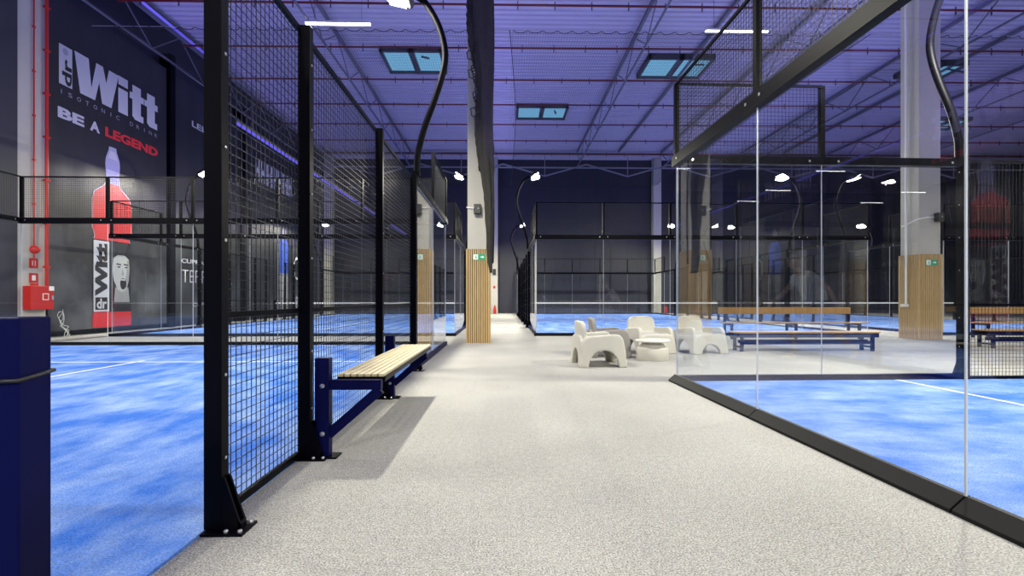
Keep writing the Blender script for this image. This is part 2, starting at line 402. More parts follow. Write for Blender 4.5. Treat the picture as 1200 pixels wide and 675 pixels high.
# ------------------------------------------------------------------ court beside the walkway, left (runs along y)
LX0, LX1, LY0, LY1 = -11.38, -1.385, -8.72, 11.30
court_turf('blue artificial turf court left of the walkway, with a bench along its fence', (LX0, LY0, 0), 0, LX1 - LX0, LY1 - LY0)
end_wall('glass end wall of the left court, below the tall banner', (LX0, LY1, 0), 0, LX1 - LX0)
fence_half('black mesh fence between the left court and the walkway, with a bench on it', (LX1, LY1, 0), -PI / 2, 1, posts=(4.02, 6.02, 7.99, 9.01))
fence_half('far side fence of the left court, beneath the banners', (LX0, LY1, 0), -PI / 2, -1)
light_pole('curved black floodlight mast rising from the left fence behind the bench', (LX1, LY1 - 4.02, 0), -PI / 2, 1)
# net post at the court's entrance, with the end of the net
t = thing('court_net', 'net post of the left court at the near edge, with a cable round it', 'net', (-1.355, 1.385, 0), 0)
MB().box(-.1, 0, -.0475, .0475, 0, 1.064).build('net_post', M['navy'], t, bevel=.005)
b = MB(); 
for i in range(0, 164): b.bar((-.11 - i * .06, 0, .03), (-.11 - i * .06, 0, .87), .004)
for j in range(15): b.bar((-.1, 0, .03 + j * .06), (-9.95, 0, .03 + j * .06), .004)
b.build('net_mesh', M['netblack'], t)
MB().box(-9.95, -.14, -.012, .012, .855, .92).build('net_tape', M['tape'], t)
MB().box(-10.05, -9.95, -.0475, .0475, 0, 1.064).build('net_post', M['navy'], t, bevel=.005)
MB().tube([(-.16, -.03, .884), (-.10, -.053, .885), (-.05, -.0535, .886), (.002, -.053, .888), (.006, 0, .896), (.004, .05, .903), (-.05, .054, .905)], .006, 8).build('net_cable', M['black'], t)

# ------------------------------------------------------------------ court on the right (its length runs to the right)
RO = Vector((2.33, 6.25, 0)); RA = .020; RRZ = -PI / 2 + RA
ru = Vector((math.cos(RA), math.sin(RA), 0)); rw = Vector((math.sin(RA), -math.cos(RA), 0))
K = .965
court_turf('blue artificial turf court behind the glass on the right', RO, RRZ, 10 * K, 20 * K)
def scaled(t, k=K): t.scale = (k, 1, 1); return t
def end_wall_right():
    # the glass beside the walkway runs along local x = towards the camera
    return scaled(end_wall('glass end wall of the right court beside the walkway, on a black kerb', RO, RRZ, kerb=.085))
ew = end_wall_right()
fr = scaled(fence_half('glass and mesh side of the right court, in front of the white chairs', RO, RA, 1), 1.0)
light_pole('curved black floodlight mast on the right court, in front of the concrete pillar', RO + ru * 4, RA, 1)

# ------------------------------------------------------------------ back row of courts
COURTS = [(-11.55, 14.05, 'back left'), (1.0, 14.05, 'back middle'), (13.45, 14.05, 'back right')]
WHERE = ['behind the left court', 'behind the white chairs', 'behind the benches, far right']
pe = pf = pm = None
for (cx, cy, nm), wh in zip(COURTS, WHERE):
    W = 10.1
    court_turf(f'blue turf court in the back row, {wh}', (cx, cy, 0), 0, W, 20)
    court_net(f'white-taped net across the back-row court {wh}', (cx, cy + 10, 0), 0, W)
    def EW(label, loc, rz):
        global pe
        if pe is None: pe = end_wall(label, loc, rz, W); return pe
        return place(copy_tree(pe), loc, rz, label)
    EW(f'near glass end wall of the back-row court {wh}', (cx, cy, 0), 0)
    EW(f'distant glass end wall of the back-row court {wh}', (cx + W, cy + 20, 0), PI)
    def FH(label, loc, rz, s):
        global pf, pm
        if s > 0:
            if pf is None: pf = fence_half(label, loc, rz, 1); return pf
            return place(copy_tree(pf), loc, rz, label)
        if pm is None: pm = fence_half(label, loc, rz, -1); return pm
        return place(copy_tree(pm), loc, rz, label)
    FH(f'near half of the left side fence, back-row court {wh}', (cx, cy, 0), PI / 2, 1)
    FH(f'near half of the right side fence, back-row court {wh}', (cx + W, cy, 0), PI / 2, -1)
    FH(f'far half of the left side fence, back-row court {wh}', (cx, cy + 20, 0), -PI / 2, -1)
    FH(f'far half of the right side fence, back-row court {wh}', (cx + W, cy + 20, 0), -PI / 2, 1)
pl = {}
for (cx, cy, nm), wh in zip(COURTS, WHERE):
    for sx, side in ((0, 'left'), (1, 'right')):
        for sy, dist in ((4, 'near'), (16, 'far')):
            s = 1 if sx == 0 else -1
            loc = (cx + sx * 10.1, cy + sy, 0); label = f'{dist} floodlight mast on the {side} fence of the court {wh}'
            if s not in pl: pl[s] = light_pole(label, loc, PI / 2, s)
            else: place(copy_tree(pl[s]), loc, PI / 2, label)
            lamp_light((loc[0] + s * .26, loc[1], 5.77), (s, 0), LAMP_W)
# beams of the two front courts (the masts behind the camera light the same courts)
lamp_light((LX1 - .28, LY1 - 4.02, 5.77), (-1, 0), LAMP_W)
lamp_light((LX1 - .28, LY0 + 4.0, 5.77), (-1, 0), LAMP_W)
lamp_light((LX0 + .28, LY1 - 4.0, 5.77), (1, 0), LAMP_W)
lamp_light((LX0 + .28, LY0 + 4.0, 5.77), (1, 0), LAMP_W)
q = RO + ru * 3.95
lamp_light((q.x, q.y - .28, 5.77), (0, -1), LAMP_W * 1.25)
q = RO + ru * 15.4
lamp_light((q.x, q.y - .28, 5.77), (0, -1), LAMP_W)
q = RO + ru * 3.95 + rw * 9.65
lamp_light((q.x, q.y + .28, 5.77), (0, 1), LAMP_W * 1.25)
q = RO + ru * 15.4 + rw * 9.65
lamp_light((q.x, q.y + .28, 5.77), (0, 1), LAMP_W)

# ------------------------------------------------------------------ bench on the left fence
bn = thing('fence_bench', 'slatted pale wood bench bolted to the posts of the left fence', 'bench', (LX1 + .065, 3.34, 0))
def B(x0, x1, y0, y1, z0, z1, n, m, par=bn, bv=.004): return MB().box(x0, x1, y0, y1, z0, z1).build(n, M[m], par, bevel=bv)
for yy in (0.0, 1.96):
    sp = B(0, .10, yy - .035, yy + .035, 0, .70, 'support_leg', 'navy')
    for z in (.17, .505):
        MB().lathe([(.017, 0), (.017, .008), (.009, .012)], (0, 0, 0), 12).build('bolt', M['bolt'], sp, (.055, yy - .035, z), rot=(PI / 2, 0, 0))
    B(-.06, .16, yy - .06, yy + .06, 0, .012, 'foot_plate', 'steel', sp)
    MB().bar((.10, yy, .51), (.46, yy, .51), .05, .07).build('arm', M['navy'], bn, bevel=.003)
    MB().bar((.09, yy, .16), (.45, yy, .475), .045, .07).build('brace', M['navy'], bn, bevel=.003)
B(.13, .165, .06, 2.18, .52, .556, 'seat_rail', 'steel'); B(.435, .47, .06, 2.18, .52, .556, 'seat_rail', 'steel')
B(.13, .47, .05, .085, .52, .556, 'seat_rail', 'steel'); B(.13, .47, 2.16, 2.195, .52, .556, 'seat_rail', 'steel')
B(.14, .46, .07, 2.18, .549, .5555, 'seat_tray', 'steel', bv=0)
for i in range(7): B(.132 + i * .0487, .132 + i * .0487 + .041, .04, 2.21, .5565, .578, 'seat_slat', 'ash')

# ------------------------------------------------------------------ pillars
def exit_sign(label, loc):
    t = thing('exit_sign', label, 'sign', loc)
    MB().box(-.16, .16, 0, .012, -.075, .075).build('sign_board', M['signgreen'], t)
    b = MB().box(-.152, -.03, -.003, 0, -.066, .066)
    b.build('door_panel', M['signwhite'], t)
    g = MB()   # running figure on the white field
    g.lathe([(.001, -.0), (.012, .0), (.001, .001)], (0, 0, 0), 8)
    g = MB()
    g.bar((-.085, -.005, .012), (-.075, -.005, -.018), .002, .022, up=(1, 0, 0)); g.box(-.086, -.068, -.006, -.003, .022, .042)
    g.bar((-.075, -.005, -.018), (-.055, -.005, -.05), .002, .010, up=(1, 0, 0)); g.bar((-.078, -.005, -.018), (-.105, -.005, -.045), .002, .010, up=(1, 0, 0))
    g.bar((-.085, -.005, .012), (-.055, -.005, .0), .002, .008, up=(1, 0, 0)); g.bar((-.085, -.005, .012), (-.112, -.005, -.006), .002, .008, up=(1, 0, 0))
    g.build('running_figure', M['signgreen'], t)
    a = MB().box(.03, .085, -.003, 0, -.013, .013)
    a.prism([(.08, -.04), (.125, 0), (.08, .04)], lambda u, v, w: (u, w, v), -.003, 0)
    a.build('arrow', M['signwhite'], t)
    return t
def pillar(label, x0, x1, y0, y1, clad, faces='front'):
    t = thing('pillar', label, 'pillar', ((x0 + x1) / 2, (y0 + y1) / 2, 0)); cx, cy = (x0 + x1) / 2, (y0 + y1) / 2
    hx, hy = (x1 - x0) / 2, (y1 - y0) / 2
    MB().box(-hx, hx, -hy, hy, 0, H - .02).build('shaft', M['concrete'], t, bevel=.015)
    if clad:
        b = MB().box(-hx - .012, hx + .012, -hy - .012, hy + .012, .0, clad, 1)
        n = 11; st = (2 * hx + .05) / n
        for i in range(n):
            a = -hx - .025 + i * st
            b.box(a, a + st * .66, -hy - .034, -hy - .012, .0, clad); b.box(a, a + st * .66, hy + .012, hy + .034, 0, clad)
            c = -hy - .025 + i * (2 * hy + .05) / n
            b.box(-hx - .034, -hx - .012, c, c + st * .66, 0, clad); b.box(hx + .012, hx + .034, c, c + st * .66, 0, clad)
        b.build('wood_slat_cladding', [M['oak'], M['oakback']], t)
    return t
PX0, PX1, PY = -.90, -.36, 11.85
pillar('white concrete pillar with oak slat cladding in the middle of the walkway', PX0, PX1, PY, PY + .55, 2.37)
exit_sign('green exit sign on the slatted pillar in the walkway', (-.60, PY - .048, 2.165))
RPX0, RPX1, RPY = 11.33, 11.93, 12.55
pillar('white concrete pillar with oak slat cladding right of the benches', RPX0, RPX1, RPY, RPY + .6, 2.33)
exit_sign('green exit sign on the right-hand slatted pillar beside the benches', (11.64, RPY - .048, 2.10))
pillar('distant white pillar at the back wall, end of the walkway', -.95, -.40, 35.3, 35.85, 0)
pillar('distant white pillar at the back wall, behind the middle court', 11.4, 12.0, 35.3, 35.85, 0)
pillar('white pillar on the left wall carrying red fire pipes', -13.25, -12.74, 12.35, 13.30, 0)
pillar('pale pillar in the far left corner of the hall', -13.25, -12.74, 34.8, 35.6, 0)
for lab, x, z in (('small red extinguisher at the foot of the distant walkway pillar', -.62, 0), ('small red extinguisher at the foot of the distant middle-court pillar', 12.25, 0)):
    t = thing('fire_extinguisher', lab, 'fire extinguisher', (x, 35.05, z))
    MB().lathe([(.09, 0), (.10, .02), (.10, .45), (.05, .54), (.03, .56)], n=16).build('cylinder_body', M['redbox'], t)
    MB().box(-.05, .05, -.03, .03, .56, .62).build('valve', M['black'], t)
def wall_speaker(label, loc, conduit):
    t = thing('wall_speaker', label, 'speaker', loc)
    MB().box(-.09, .09, -.16, -.03, -.12, .12).build('speaker_case', M['black'], t, bevel=.012)
    MB().box(-.03, .03, -.03, 0, -.04, .04).build('bracket', M['black'], t)
    MB().lathe([(.022, 0), (.018, .006)], n=10).build('lens', M['vinylmid'], t, (.02, -.16, .01), rot=(PI / 2, 0, 0))
    return t
wall_speaker('black box speaker on the pillar in the walkway, above the slats', (-.64, PY, 3.36), 0)
wall_speaker('black box speaker on the right-hand pillar by the benches', (11.80, RPY, 3.32), 0)
def conduit(label, pts, r=.022, boxes=()):
    t = thing('conduit', label, 'pipe', pts[0]); o = Vector(pts[0])
    MB().tube([Vector(p) - o for p in pts], r, 8).build('tube', M['white'], t)
    for bx in boxes:
        q = Vector(bx) - o; MB().box(q.x - .10, q.x + .10, q.y - .03, q.y + .03, q.z - .04, q.z + .04).build('junction_box', M['white'], t, bevel=.006)
    return t
conduit('white conduit across the walkway pillar to its speaker', [(PX0 - .02, PY - .02, 3.42), (PX0 + .1, PY - .025, 3.40), (-.66, PY - .03, 3.40)], .018)
conduit('white vertical conduit on the right-hand pillar beside the benches', [(RPX0 - .10, RPY + .3, 11.3), (RPX0 - .10, RPY + .3, .95)], .03, [(RPX0 - .14, RPY + .3, .93)])
conduit('white conduit from the right-hand pillar to its speaker', [(RPX0 - .04, RPY + .5, 3.15), (RPX0 - .04, RPY - .03, 3.28), (RPX0 + .2, RPY - .03, 3.33), (11.72, RPY - .03, 3.33)], .022)

# ------------------------------------------------------------------ gathered black net beside the walkway pillar
t = thing('net_curtain', 'gathered black net curtain hanging in front of the walkway pillar', 'curtain', (-.55, 11.45, 0))
zs = [1.75 + i * (11.2 - 1.75) / 90 for i in range(91)]
vs = []; NN = 26
for i, z in enumerate(zs):
    f = (z - 1.75) / 9.45
    # right edge nearly plumb, left edge swells upward
    xr = .29 + .015 * math.sin(z * 2.1); wd = .13 + .33 * min(1, max(0, (z - 2.7) / 4.0)) ** .9 + .05 * math.sin(z * 1.7) * min(1, max(0, z - 3))
    wd *= 1 if z < 6.8 else 1 + .10 * math.sin(z)
    if z < 2.2: wd *= .45 + (z - 1.75) * 1.2
    cx = xr - wd / 2
    for j in range(NN):
        a = 2 * PI * j / NN
        r = 1 + .20 * math.sin(5 * a + z * .6) + .12 * math.sin(9 * a - z * 1.9) + random.uniform(-.09, .09)
        vs.append((cx + math.cos(a) * wd / 2 * r, math.sin(a) * .15 * r, z))
fs = [(i * NN + j, i * NN + (j + 1) % NN, (i + 1) * NN + (j + 1) % NN, (i + 1) * NN + j) for i in range(90) for j in range(NN)]
b = MB(); b.add(vs, fs, 0, True); b.add(vs[:NN], [tuple(range(NN))[::-1]]); b.build('gathered_folds', M['curtain'], t)
b = MB()
for k in range(95):   # loose loops of the net down the left edge
    z = 4.3 + 6.7 * (k / 95) + random.uniform(-.05, .05)
    wd = .13 + .28 * min(1, max(0, (z - 2.7) / 4.2)); x = .29 - wd + random.uniform(-.02, .05)
    big = .06 + (.20 if random.random() < .25 and z > 5.5 else .05) * random.random()
    loop = [(x - big * math.sin(PI * q / 10) * (1 + .2 * math.sin(q)), -.05 + random.uniform(-.05, .05) - .02 * q / 10, z + .16 * (q / 10 - .5) * (1 + big * 4)) for q in range(11)]
    b.tube(loop, .012, 5)
b.build('loose_net_loops', M['netblack'], t)
tag(MB().tube([(-.255 + .02 * math.sin(i * .7), 11.72, 2.0 + i * .5) for i in range(19)], .022, 8).build('net_rope', M['netblack']), 'thin black rope hanging along the right edge of the walkway pillar', 'rope')
t = thing('wall_phone_box', 'small black and red box low on the distant walkway pillar', 'box', (-.66, 35.3, 2.9))
MB().box(-.12, .12, -.1, 0, 0, .45).build('case', M['black'], t, bevel=.02)
MB().box(-.07, .07, -.09, 0, -1.0, -.82).build('red_button', M['redbox'], t, bevel=.01)

# ------------------------------------------------------------------ white moulded chairs and table
def arch_poly(w0, w1, h, aw, ah, n=10, r=.10):
    """arch seen from the side: legs w0 at foot half-width, w1 at the top, opening aw x ah"""
    p = [(-w0, 0)]
    for i in range(7):
        a = PI - i * PI / 2 / 6; p.append((-w1 + r + r * math.cos(a), h - r + r * math.sin(a)))
    for i in range(7):
        a = PI / 2 - i * PI / 2 / 6; p.append((w1 - r + r * math.cos(a), h - r + r * math.sin(a)))
    p.append((w0, 0)); p.append((aw, 0))
    for i in range(n + 1):
        a = i * PI / n; p.append((aw * math.cos(a) * (1 - .12 * math.sin(a)), ah * math.sin(a)))
    p.append((-aw, 0)); return p
def strip_arch(mb, fn, w0, w1, h, aw, ah, a, b, r=.10, n=30):
    """the same arch as quads between outer and inner outline (no concave n-gon)"""
    outer = []; inner = []
    for i in range(n + 1):
        t = i / n; ang = PI - PI * t
        # outer: superellipse-ish shoulder
        c, s = math.cos(ang), math.sin(ang)
        k = 8.0; rad = (abs(c) ** k + abs(s) ** k) ** (-1 / k)
        ox = c * rad; oz = s * rad
        outer.append(((w1 + (w0 - w1) * (1 - min(1, max(0, oz)))) * ox, h * max(0, oz)))
        inner.append((aw * c, ah * max(0, s)))
    vs = []
    for w in (a, b):
        vs += [fn(u, v, w) for u, v in outer] + [fn(u, v, w) for u, v in inner]
    m = n + 1; fs = []
    for i in range(n):
        fs.append((i, i + 1, m + i + 1, m + i)); fs.append((2 * m + i, 3 * m + i, 3 * m + i + 1, 2 * m + i + 1))
        fs.append((i, 2 * m + i, 2 * m + i + 1, i + 1)); fs.append((m + i, m + i + 1, 3 * m + i + 1, 3 * m + i))
    for i in (0, n): fs.append((i, m + i, 3 * m + i, 2 * m + i))
    mb.add(vs, fs)
def chair_mesh():
    b = MB()
    for s in (-1, 1):   # arm panels, leaning outward to the foot
        strip_arch(b, lambda u, v, w, s=s: (s * (w + .05 * (1 - v / .5)), u - .005, v - .07 * u * (v / .52)), .39, .335, .52, .25, .275, .30, .38)
    # seat shell with an arched apron at the front
    b.box(-.31, .31, -.30, .28, .33, .40)
    strip_arch(b, lambda u, v, w: (u, w - .03 * (1 - v / .4), v), .38, .34, .395, .22, .185, -.375, -.295)
    # back shell: curved, rounded at the top, leaning back
    n = 14; vs = []
    rows = [(.0, .36, .33), (.26, .345, .34), (.42, .33, .34), (.55, .315, .33), (.64, .30, .32), (.70, .27, .30), (.735, .20, .26), (.745, .10, .2)]
    rows = [(.02, .30), (.30, .30), (.42, .315), (.54, .315), (.63, .305), (.69, .28), (.725, .235), (.745, .15)]
    for th_ in (0, 1):
        for z, hw in rows:
            for i in range(n + 1):
                u = -1 + 2 * i / n
                yy = .20 + .18 * max(0, z - .1) * .55 + .035 * (1 - u * u) + th_ * .075
                vs.append((u * hw, yy, z if z > .05 else .30))
    m = n + 1; R = len(rows); fs = []
    for r in range(R - 1):
        for i in range(n):
            a = r * m + i; fs.append((a, a + 1, a + m + 1, a + m)); q = R * m + a; fs.append((q, q + m, q + m + 1, q + 1))
        for i in (0, n):
            a = r * m + i; fs.append((a, a + m, R * m + a + m, R * m + a))
    for r in (0, R - 1):
        for i in range(n):
            a = r * m + i; fs.append((a, R * m + a, R * m + a + 1, a + 1))
    b.add(vs, fs)
    # rear arch
    strip_arch(b, lambda u, v, w: (u, w + .03 * (1 - v / .5), v), .36, .33, .50, .235, .28, .27, .36)
    o = b.build('moulded_armchair', M['plastic'])
    md = o.modifiers.new('r', 'REMESH'); md.mode = 'VOXEL'; md.voxel_size = .012; md.use_smooth_shade = True
    sm = o.modifiers.new('s', 'SMOOTH'); sm.iterations = 7; sm.factor = .6
    dg = bpy.context.evaluated_depsgraph_get(); me = bpy.data.meshes.new_from_object(o.evaluated_get(dg))
    old = o.data; o.modifiers.clear(); o.data = me; me.materials.clear(); me.materials.append(M['plastic'])
    bpy.data.meshes.remove(old)
    return o
ch = chair_mesh()
tag(ch, 'white moulded armchair turned side-on, nearest the walkway', 'chair', 'moulded armchairs round the white table')
ch.location = (1.60, 7.95, 0); ch.rotation_euler = (0, 0, PI / 2 + .06)
c2 = ch.copy(); c2.data = ch.data.copy(); c2.data.materials[0] = M['shadedplastic']; COL.objects.link(c2); place(c2, (2.05, 9.2, 0), PI / 2 - .05, 'moulded armchair painted grey for its shade, half hidden behind the side-on white one')
for loc, rz, lab in (((3.02, 9.72, 0), .22, 'white moulded armchair facing forward, directly behind the round table'), ((4.08, 9.72, 0), .28, 'white moulded armchair facing forward, seen through glass beside the low bench')):
    c = ch.copy(); COL.objects.link(c); place(c, loc, rz, lab)
t = thing('coffee_table', 'round white coffee table with drum base among the armchairs', 'table', (2.74, 8.55, 0))
MB().lathe([(.285, 0), (.29, .01), (.28, .205), (.275, .215)], n=40).build('drum_base', M['plastic'], t)
MB().lathe([(.265, .215), (.255, .225), (.175, .31), (.19, .33)], n=40).build('neck', M['plastic'], t)
MB().lathe([(.30, .33), (.315, .335), (.315, .36), (.305, .365)], n=48).build('table_top', M['tabletop'], t)

# ------------------------------------------------------------------ benches in the lounge
def low_bench(label, x0, x1, y0, y1):
    t = thing('low_bench', label, 'bench', ((x0 + x1) / 2, (y0 + y1) / 2, 0)); hx, hy = (x1 - x0) / 2, (y1 - y0) / 2
    for k in range(3):
        a = -hy + k * (2 * hy + .01) / 3; MB().box(-hx, hx, a, a + 2 * hy / 3 - .012, .385, .415).build('seat_board', M['benchwood'], t, bevel=.004)
    MB().box(-hx + .02, hx - .02, -hy + .02, -hy + .05, .295, .385).build('apron', M['navy'], t)
    MB().box(-hx + .02, hx - .02, hy - .05, hy - .02, .295, .385).build('apron', M['navy'], t)
    for q in (-hx + .14, hx - .14):
        for r in (-hy + .05, hy - .05): MB().box(q - .03, q + .03, r - .025, r + .025, 0, .385).build('leg', M['navy'], t)
        MB().box(q - .02, q + .02, -hy + .05, hy - .05, .07, .11).build('foot_bar', M['navy'], t)
    MB().box(-hx + .14, hx - .14, -.025, .025, .17, .24).build('stretcher', M['navy'], t)
    for r in (-hy + .05,): MB().box(-hx + .14, hx - .14, r - .02, r + .02, .15, .22).build('stretcher', M['navy'], t)
    return t
def back_bench(label, x0, x1, y):
    t = thing('wooden_bench', label, 'bench', ((x0 + x1) / 2, y, 0)); hx = (x1 - x0) / 2
    for k in range(2): MB().box(-hx, hx, -.22 + k * .2, -.04 + k * .2, .425, .455).build('seat_board', M['benchwood'], t, bevel=.004)
    MB().box(-hx, hx - .22, .20, .225, .68, .87).build('backrest', M['benchwood'], t, bevel=.004)
    for q in (-hx + .2, -.02, hx - .25):
        MB().box(q - .03, q + .03, -.2, -.14, 0, .425).build('leg', M['navy'], t)
        MB().box(q - .03, q + .03, .225, .275, 0, .82).build('rear_leg', M['navy'], t)
        MB().box(q - .025, q + .025, -.2, .26, .375, .425).build('seat_bearer', M['navy'], t)
        MB().box(q - .025, q + .025, -.2, .26, .10, .14).build('foot_bar', M['navy'], t)
    return t
low_bench('low backless wooden bench on navy legs behind the right court glass', 4.90, 7.98, 9.75, 10.15)
back_bench('long wooden bench with a backrest, behind the low backless bench', 6.12, 10.15, 13.0)
low_bench('low backless bench seen through mesh at the right edge', 10.9, 14.2, 10.3, 10.7)
back_bench('wooden bench with a backrest, seen through mesh at the right edge', 13.35, 17.4, 13.0)

# ------------------------------------------------------------------ banners on the left wall
BX = -12.93
FONT = None
def text_mesh(body, mat, y0, y1, z0, z1, parent, name='lettering', bold=0., vertical=False, lift=.012, slant=0., z0b=None):
    cu = bpy.data.curves.new('txt', 'FONT'); cu.body = body; cu.offset = bold; cu.resolution_u = 3; cu.extrude = 0
    ob = bpy.data.objects.new('txt', cu); COL.objects.link(ob)
    dg = bpy.context.evaluated_depsgraph_get(); dg.update(); me = bpy.data.meshes.new_from_object(ob.evaluated_get(dg))
    bpy.data.objects.remove(ob); bpy.data.curves.remove(cu)
    xs = [v.co.x for v in me.vertices]; ys = [v.co.y for v in me.vertices]
    ax, bx, ay, by = min(xs), max(xs), min(ys), max(ys)
    for v in me.vertices:
        u = (v.co.x - ax) / (bx - ax); w = (v.co.y - ay) / (by - ay)
        if vertical: u, w = 1 - w, u
        v.co = (BX + lift, y0 + (y1 - y0) * u + slant * (w - .5), z0 + (z1 - z0) * w)
    me.name = name; me.materials.clear(); me.materials.append(mat)
    o = bpy.data.objects.new(name, me); COL.objects.link(o); o.parent = parent
    if parent: o.matrix_parent_inverse = Matrix.Translation(-Vector(parent.location))
    return o
def flat(poly, mat, parent, name, lift=.008):
    b = MB(); b.add([(BX + lift, y, z) for y, z in poly], [tuple(range(len(poly)))])
    me = b.mesh(name, [mat]); o = bpy.data.objects.new(name, me); COL.objects.link(o); o.parent = parent
    if parent: o.matrix_parent_inverse = Matrix.Translation(-Vector(parent.location))
    return o
def ell(cy, cz, a, b, n=24, t0=0, t1=2 * PI): return [(cy + a * math.cos(t0 + (t1 - t0) * i / n), cz + b * math.sin(t0 + (t1 - t0) * i / n)) for i in range(n)]
def banner(label, y0, y1, z0, z1, mat):
    t = thing('banner', label, 'banner', (BX, (y0 + y1) / 2, z0))
    b = MB(); n = 24; vs = []; hy = (y1 - y0) / 2
    for i in range(n + 1):
        for z in (0, (z1 - z0) * .5, z1 - z0): vs.append((.004 * math.sin(i * 1.3), -hy + 2 * hy * i / n, z))
    o = len(vs); vs += [(-.03, v[1], v[2]) for v in vs]
    fs = []
    for i in range(n):
        for j in range(2):
            a = i * 3 + j; fs.append((a, a + 3, a + 4, a + 1)); fs.append((o + a, o + a + 1, o + a + 4, o + a + 3))
    b.add(vs, fs); b.build('sheet', M[mat] , t, (0, 0, 0))
    return t
b1 = banner('tall black banner with a red sports bottle and white lettering', 13.56, 18.25, .17, 9.95, 'banner')
# word mark: block with small vertical letters, then heavy letters
flat([(13.88, 7.40), (14.30, 7.40), (14.30, 8.57), (13.88, 8.57)], M['vinylwhite'], b1, 'logo_block')
text_mesh('dr', M['vinylblack'], 13.97, 14.28, 7.42, 8.2, b1, 'logo_small_letters', .03, vertical=True, lift=.014)
flat(ell(14.08, 8.40, .09, .10, 14), M['vinylgrey'], b1, 'registered_mark', .012)
def heavy(polys):
    for k, P in enumerate(polys): flat(P, M['vinylwhite'], b1, 'logo_letter', .010 + .0015 * k)
z0, z1 = 7.40, 8.60
def W_(y, w):   # heavy W
    return [[(y, z1), (y + .30 * w, z1), (y + .36 * w, z0 + .35), (y + .28 * w, z0), (y + .12 * w, z0)],
            [(y + .28 * w, z0), (y + .36 * w, z0 + .35), (y + .47 * w, z1), (y + .62 * w, z1), (y + .44 * w, z0)],
            [(y + .47 * w, z1), (y + .62 * w, z1), (y + .82 * w, z0), (y + .60 * w, z0)],
            [(y + .60 * w, z0), (y + .82 * w, z0), (y + w, z1), (y + .76 * w, z1)]]
heavy(W_(14.37, 1.62))
heavy([[(15.98, z0), (16.38, z0), (16.38, z0 + .82), (15.98, z0 + .82)], [(15.98, z0 + .93), (16.38, z0 + .93), (16.38, z1 + .02), (15.98, z1 + .02)]])
def T_(y): return [[(y + .12, z0 + .1), (y + .24, z0), (y + .62, z0), (y + .62, z0 + .22), (y + .5, z0 + .22), (y + .5, z1 - .02), (y + .12, z1 - .02)],
                   [(y, z0 + .68), (y + .64, z0 + .68), (y + .64, z0 + .90), (y, z0 + .90)]]
heavy(T_(16.46)); heavy(T_(17.13))
for k, c_ in enumerate('ISOTONIC DRINK'):
    if c_ == ' ': continue
    y_ = 13.88 + k * .288 + (.06 if c_ == 'I' else 0)
    text_mesh(c_, M['vinylgrey'], y_, y_ + (.025 if c_ == 'I' else .13), 7.12, 7.25, b1, 'tagline_letter', 0)
text_mesh('BE', M['vinylwhite'], 13.84, 14.70, 6.40, 6.72, b1, 'slogan', .045); text_mesh('A', M['vinylwhite'], 14.90, 15.26, 6.40, 6.72, b1, 'slogan', .045)
text_mesh('LEGEND', M['vinylred'], 15.46, 17.78, 6.40, 6.72, b1, 'slogan', .045)
cy = 15.76
def sil(rows): return [(cy - w, z) for z, w in rows] + [(cy + w, z) for z, w in reversed(rows)]
flat(sil([(4.85, .27), (5.0, .29), (5.1, .26), (5.55, .29), (5.72, .27), (5.85, .22), (6.0, .16), (6.12, .14)]), M['vinylgrey'], b1, 'bottle_cap', .008)
flat(sil([(5.08, .25), (5.13, .25)]), M['vinylwhite'], b1, 'cap_ring', .011); flat(sil([(5.3, .26), (5.34, .26)]), M['vinylwhite'], b1, 'cap_ring', .011); flat(sil([(5.72, .2), (5.98, .1)]), M['vinyllight'], b1, 'cap_highlight', .011)
flat(sil([(3.0, .74), (3.12, .70), (3.30, .74), (3.36, .79), (4.30, .79), (4.55, .70), (4.80, .36), (4.92, .28)]), M['vinylwhite'], b1, 'bottle_outline', .0065)
flat(sil([(3.0, .72), (3.12, .68), (3.30, .72), (3.36, .77), (4.30, .77), (4.53, .68), (4.78, .34), (4.9, .26)]), M['vinylred'], b1, 'bottle_shoulder', .009)
flat(sil([(.68, .74), (3.02, .74)]), M['vinylblack'], b1, 'bottle_label', .009)
flat(sil([(.20, .74), (.28, .77), (.60, .76), (.68, .74)]), M['vinylred'], b1, 'bottle_base', .009)
flat([(15.03, .70), (15.62, .70), (15.62, 2.98), (15.03, 2.98)], M['vinylwhite'], b1, 'label_panel', .011)
flat([(15.09, .76), (15.56, .76), (15.56, 1.16), (15.09, 1.16)], M['vinylblack'], b1, 'label_block', .013)
text_mesh('dr', M['vinylwhite'], 15.14, 15.52, .80, 1.12, b1, 'label_letters', .03, vertical=False, lift=.016)
text_mesh('Witt', M['vinylblack'], 15.08, 15.57, 1.20, 2.90, b1, 'label_letters', .06, vertical=True, lift=.014)
# printed portrait of a shouting face
fc = (16.08, 2.0)
flat(ell(16.12, 2.32, .36, .42), M['vinylblack'], b1, 'portrait_hair', .011)
flat([(15.80, 1.0), (15.86, 1.5), (16.4, 1.5), (16.46, 1.0)], M['vinylmid'], b1, 'portrait_neck', .012)
flat([(15.78, 2.45), (15.74, 2.05), (15.80, 1.72), (15.95, 1.42), (16.15, 1.33), (16.32, 1.45), (16.42, 1.75), (16.45, 2.1), (16.42, 2.45), (16.25, 2.58), (15.95, 2.58)], M['vinyllight'], b1, 'portrait_face', .013)
flat([(16.30, 1.45), (16.42, 1.75), (16.45, 2.1), (16.42, 2.45), (16.33, 2.4), (16.32, 2.0), (16.24, 1.6)], M['vinylmid'], b1, 'portrait_shade', .0135)
flat(ell(16.18, 1.62, .13, .19), M['vinylblack'], b1, 'portrait_mouth', .015)
flat([(16.09, 1.73), (16.27, 1.73), (16.24, 1.78), (16.12, 1.78)], M['vinylwhite'], b1, 'portrait_teeth', .016)
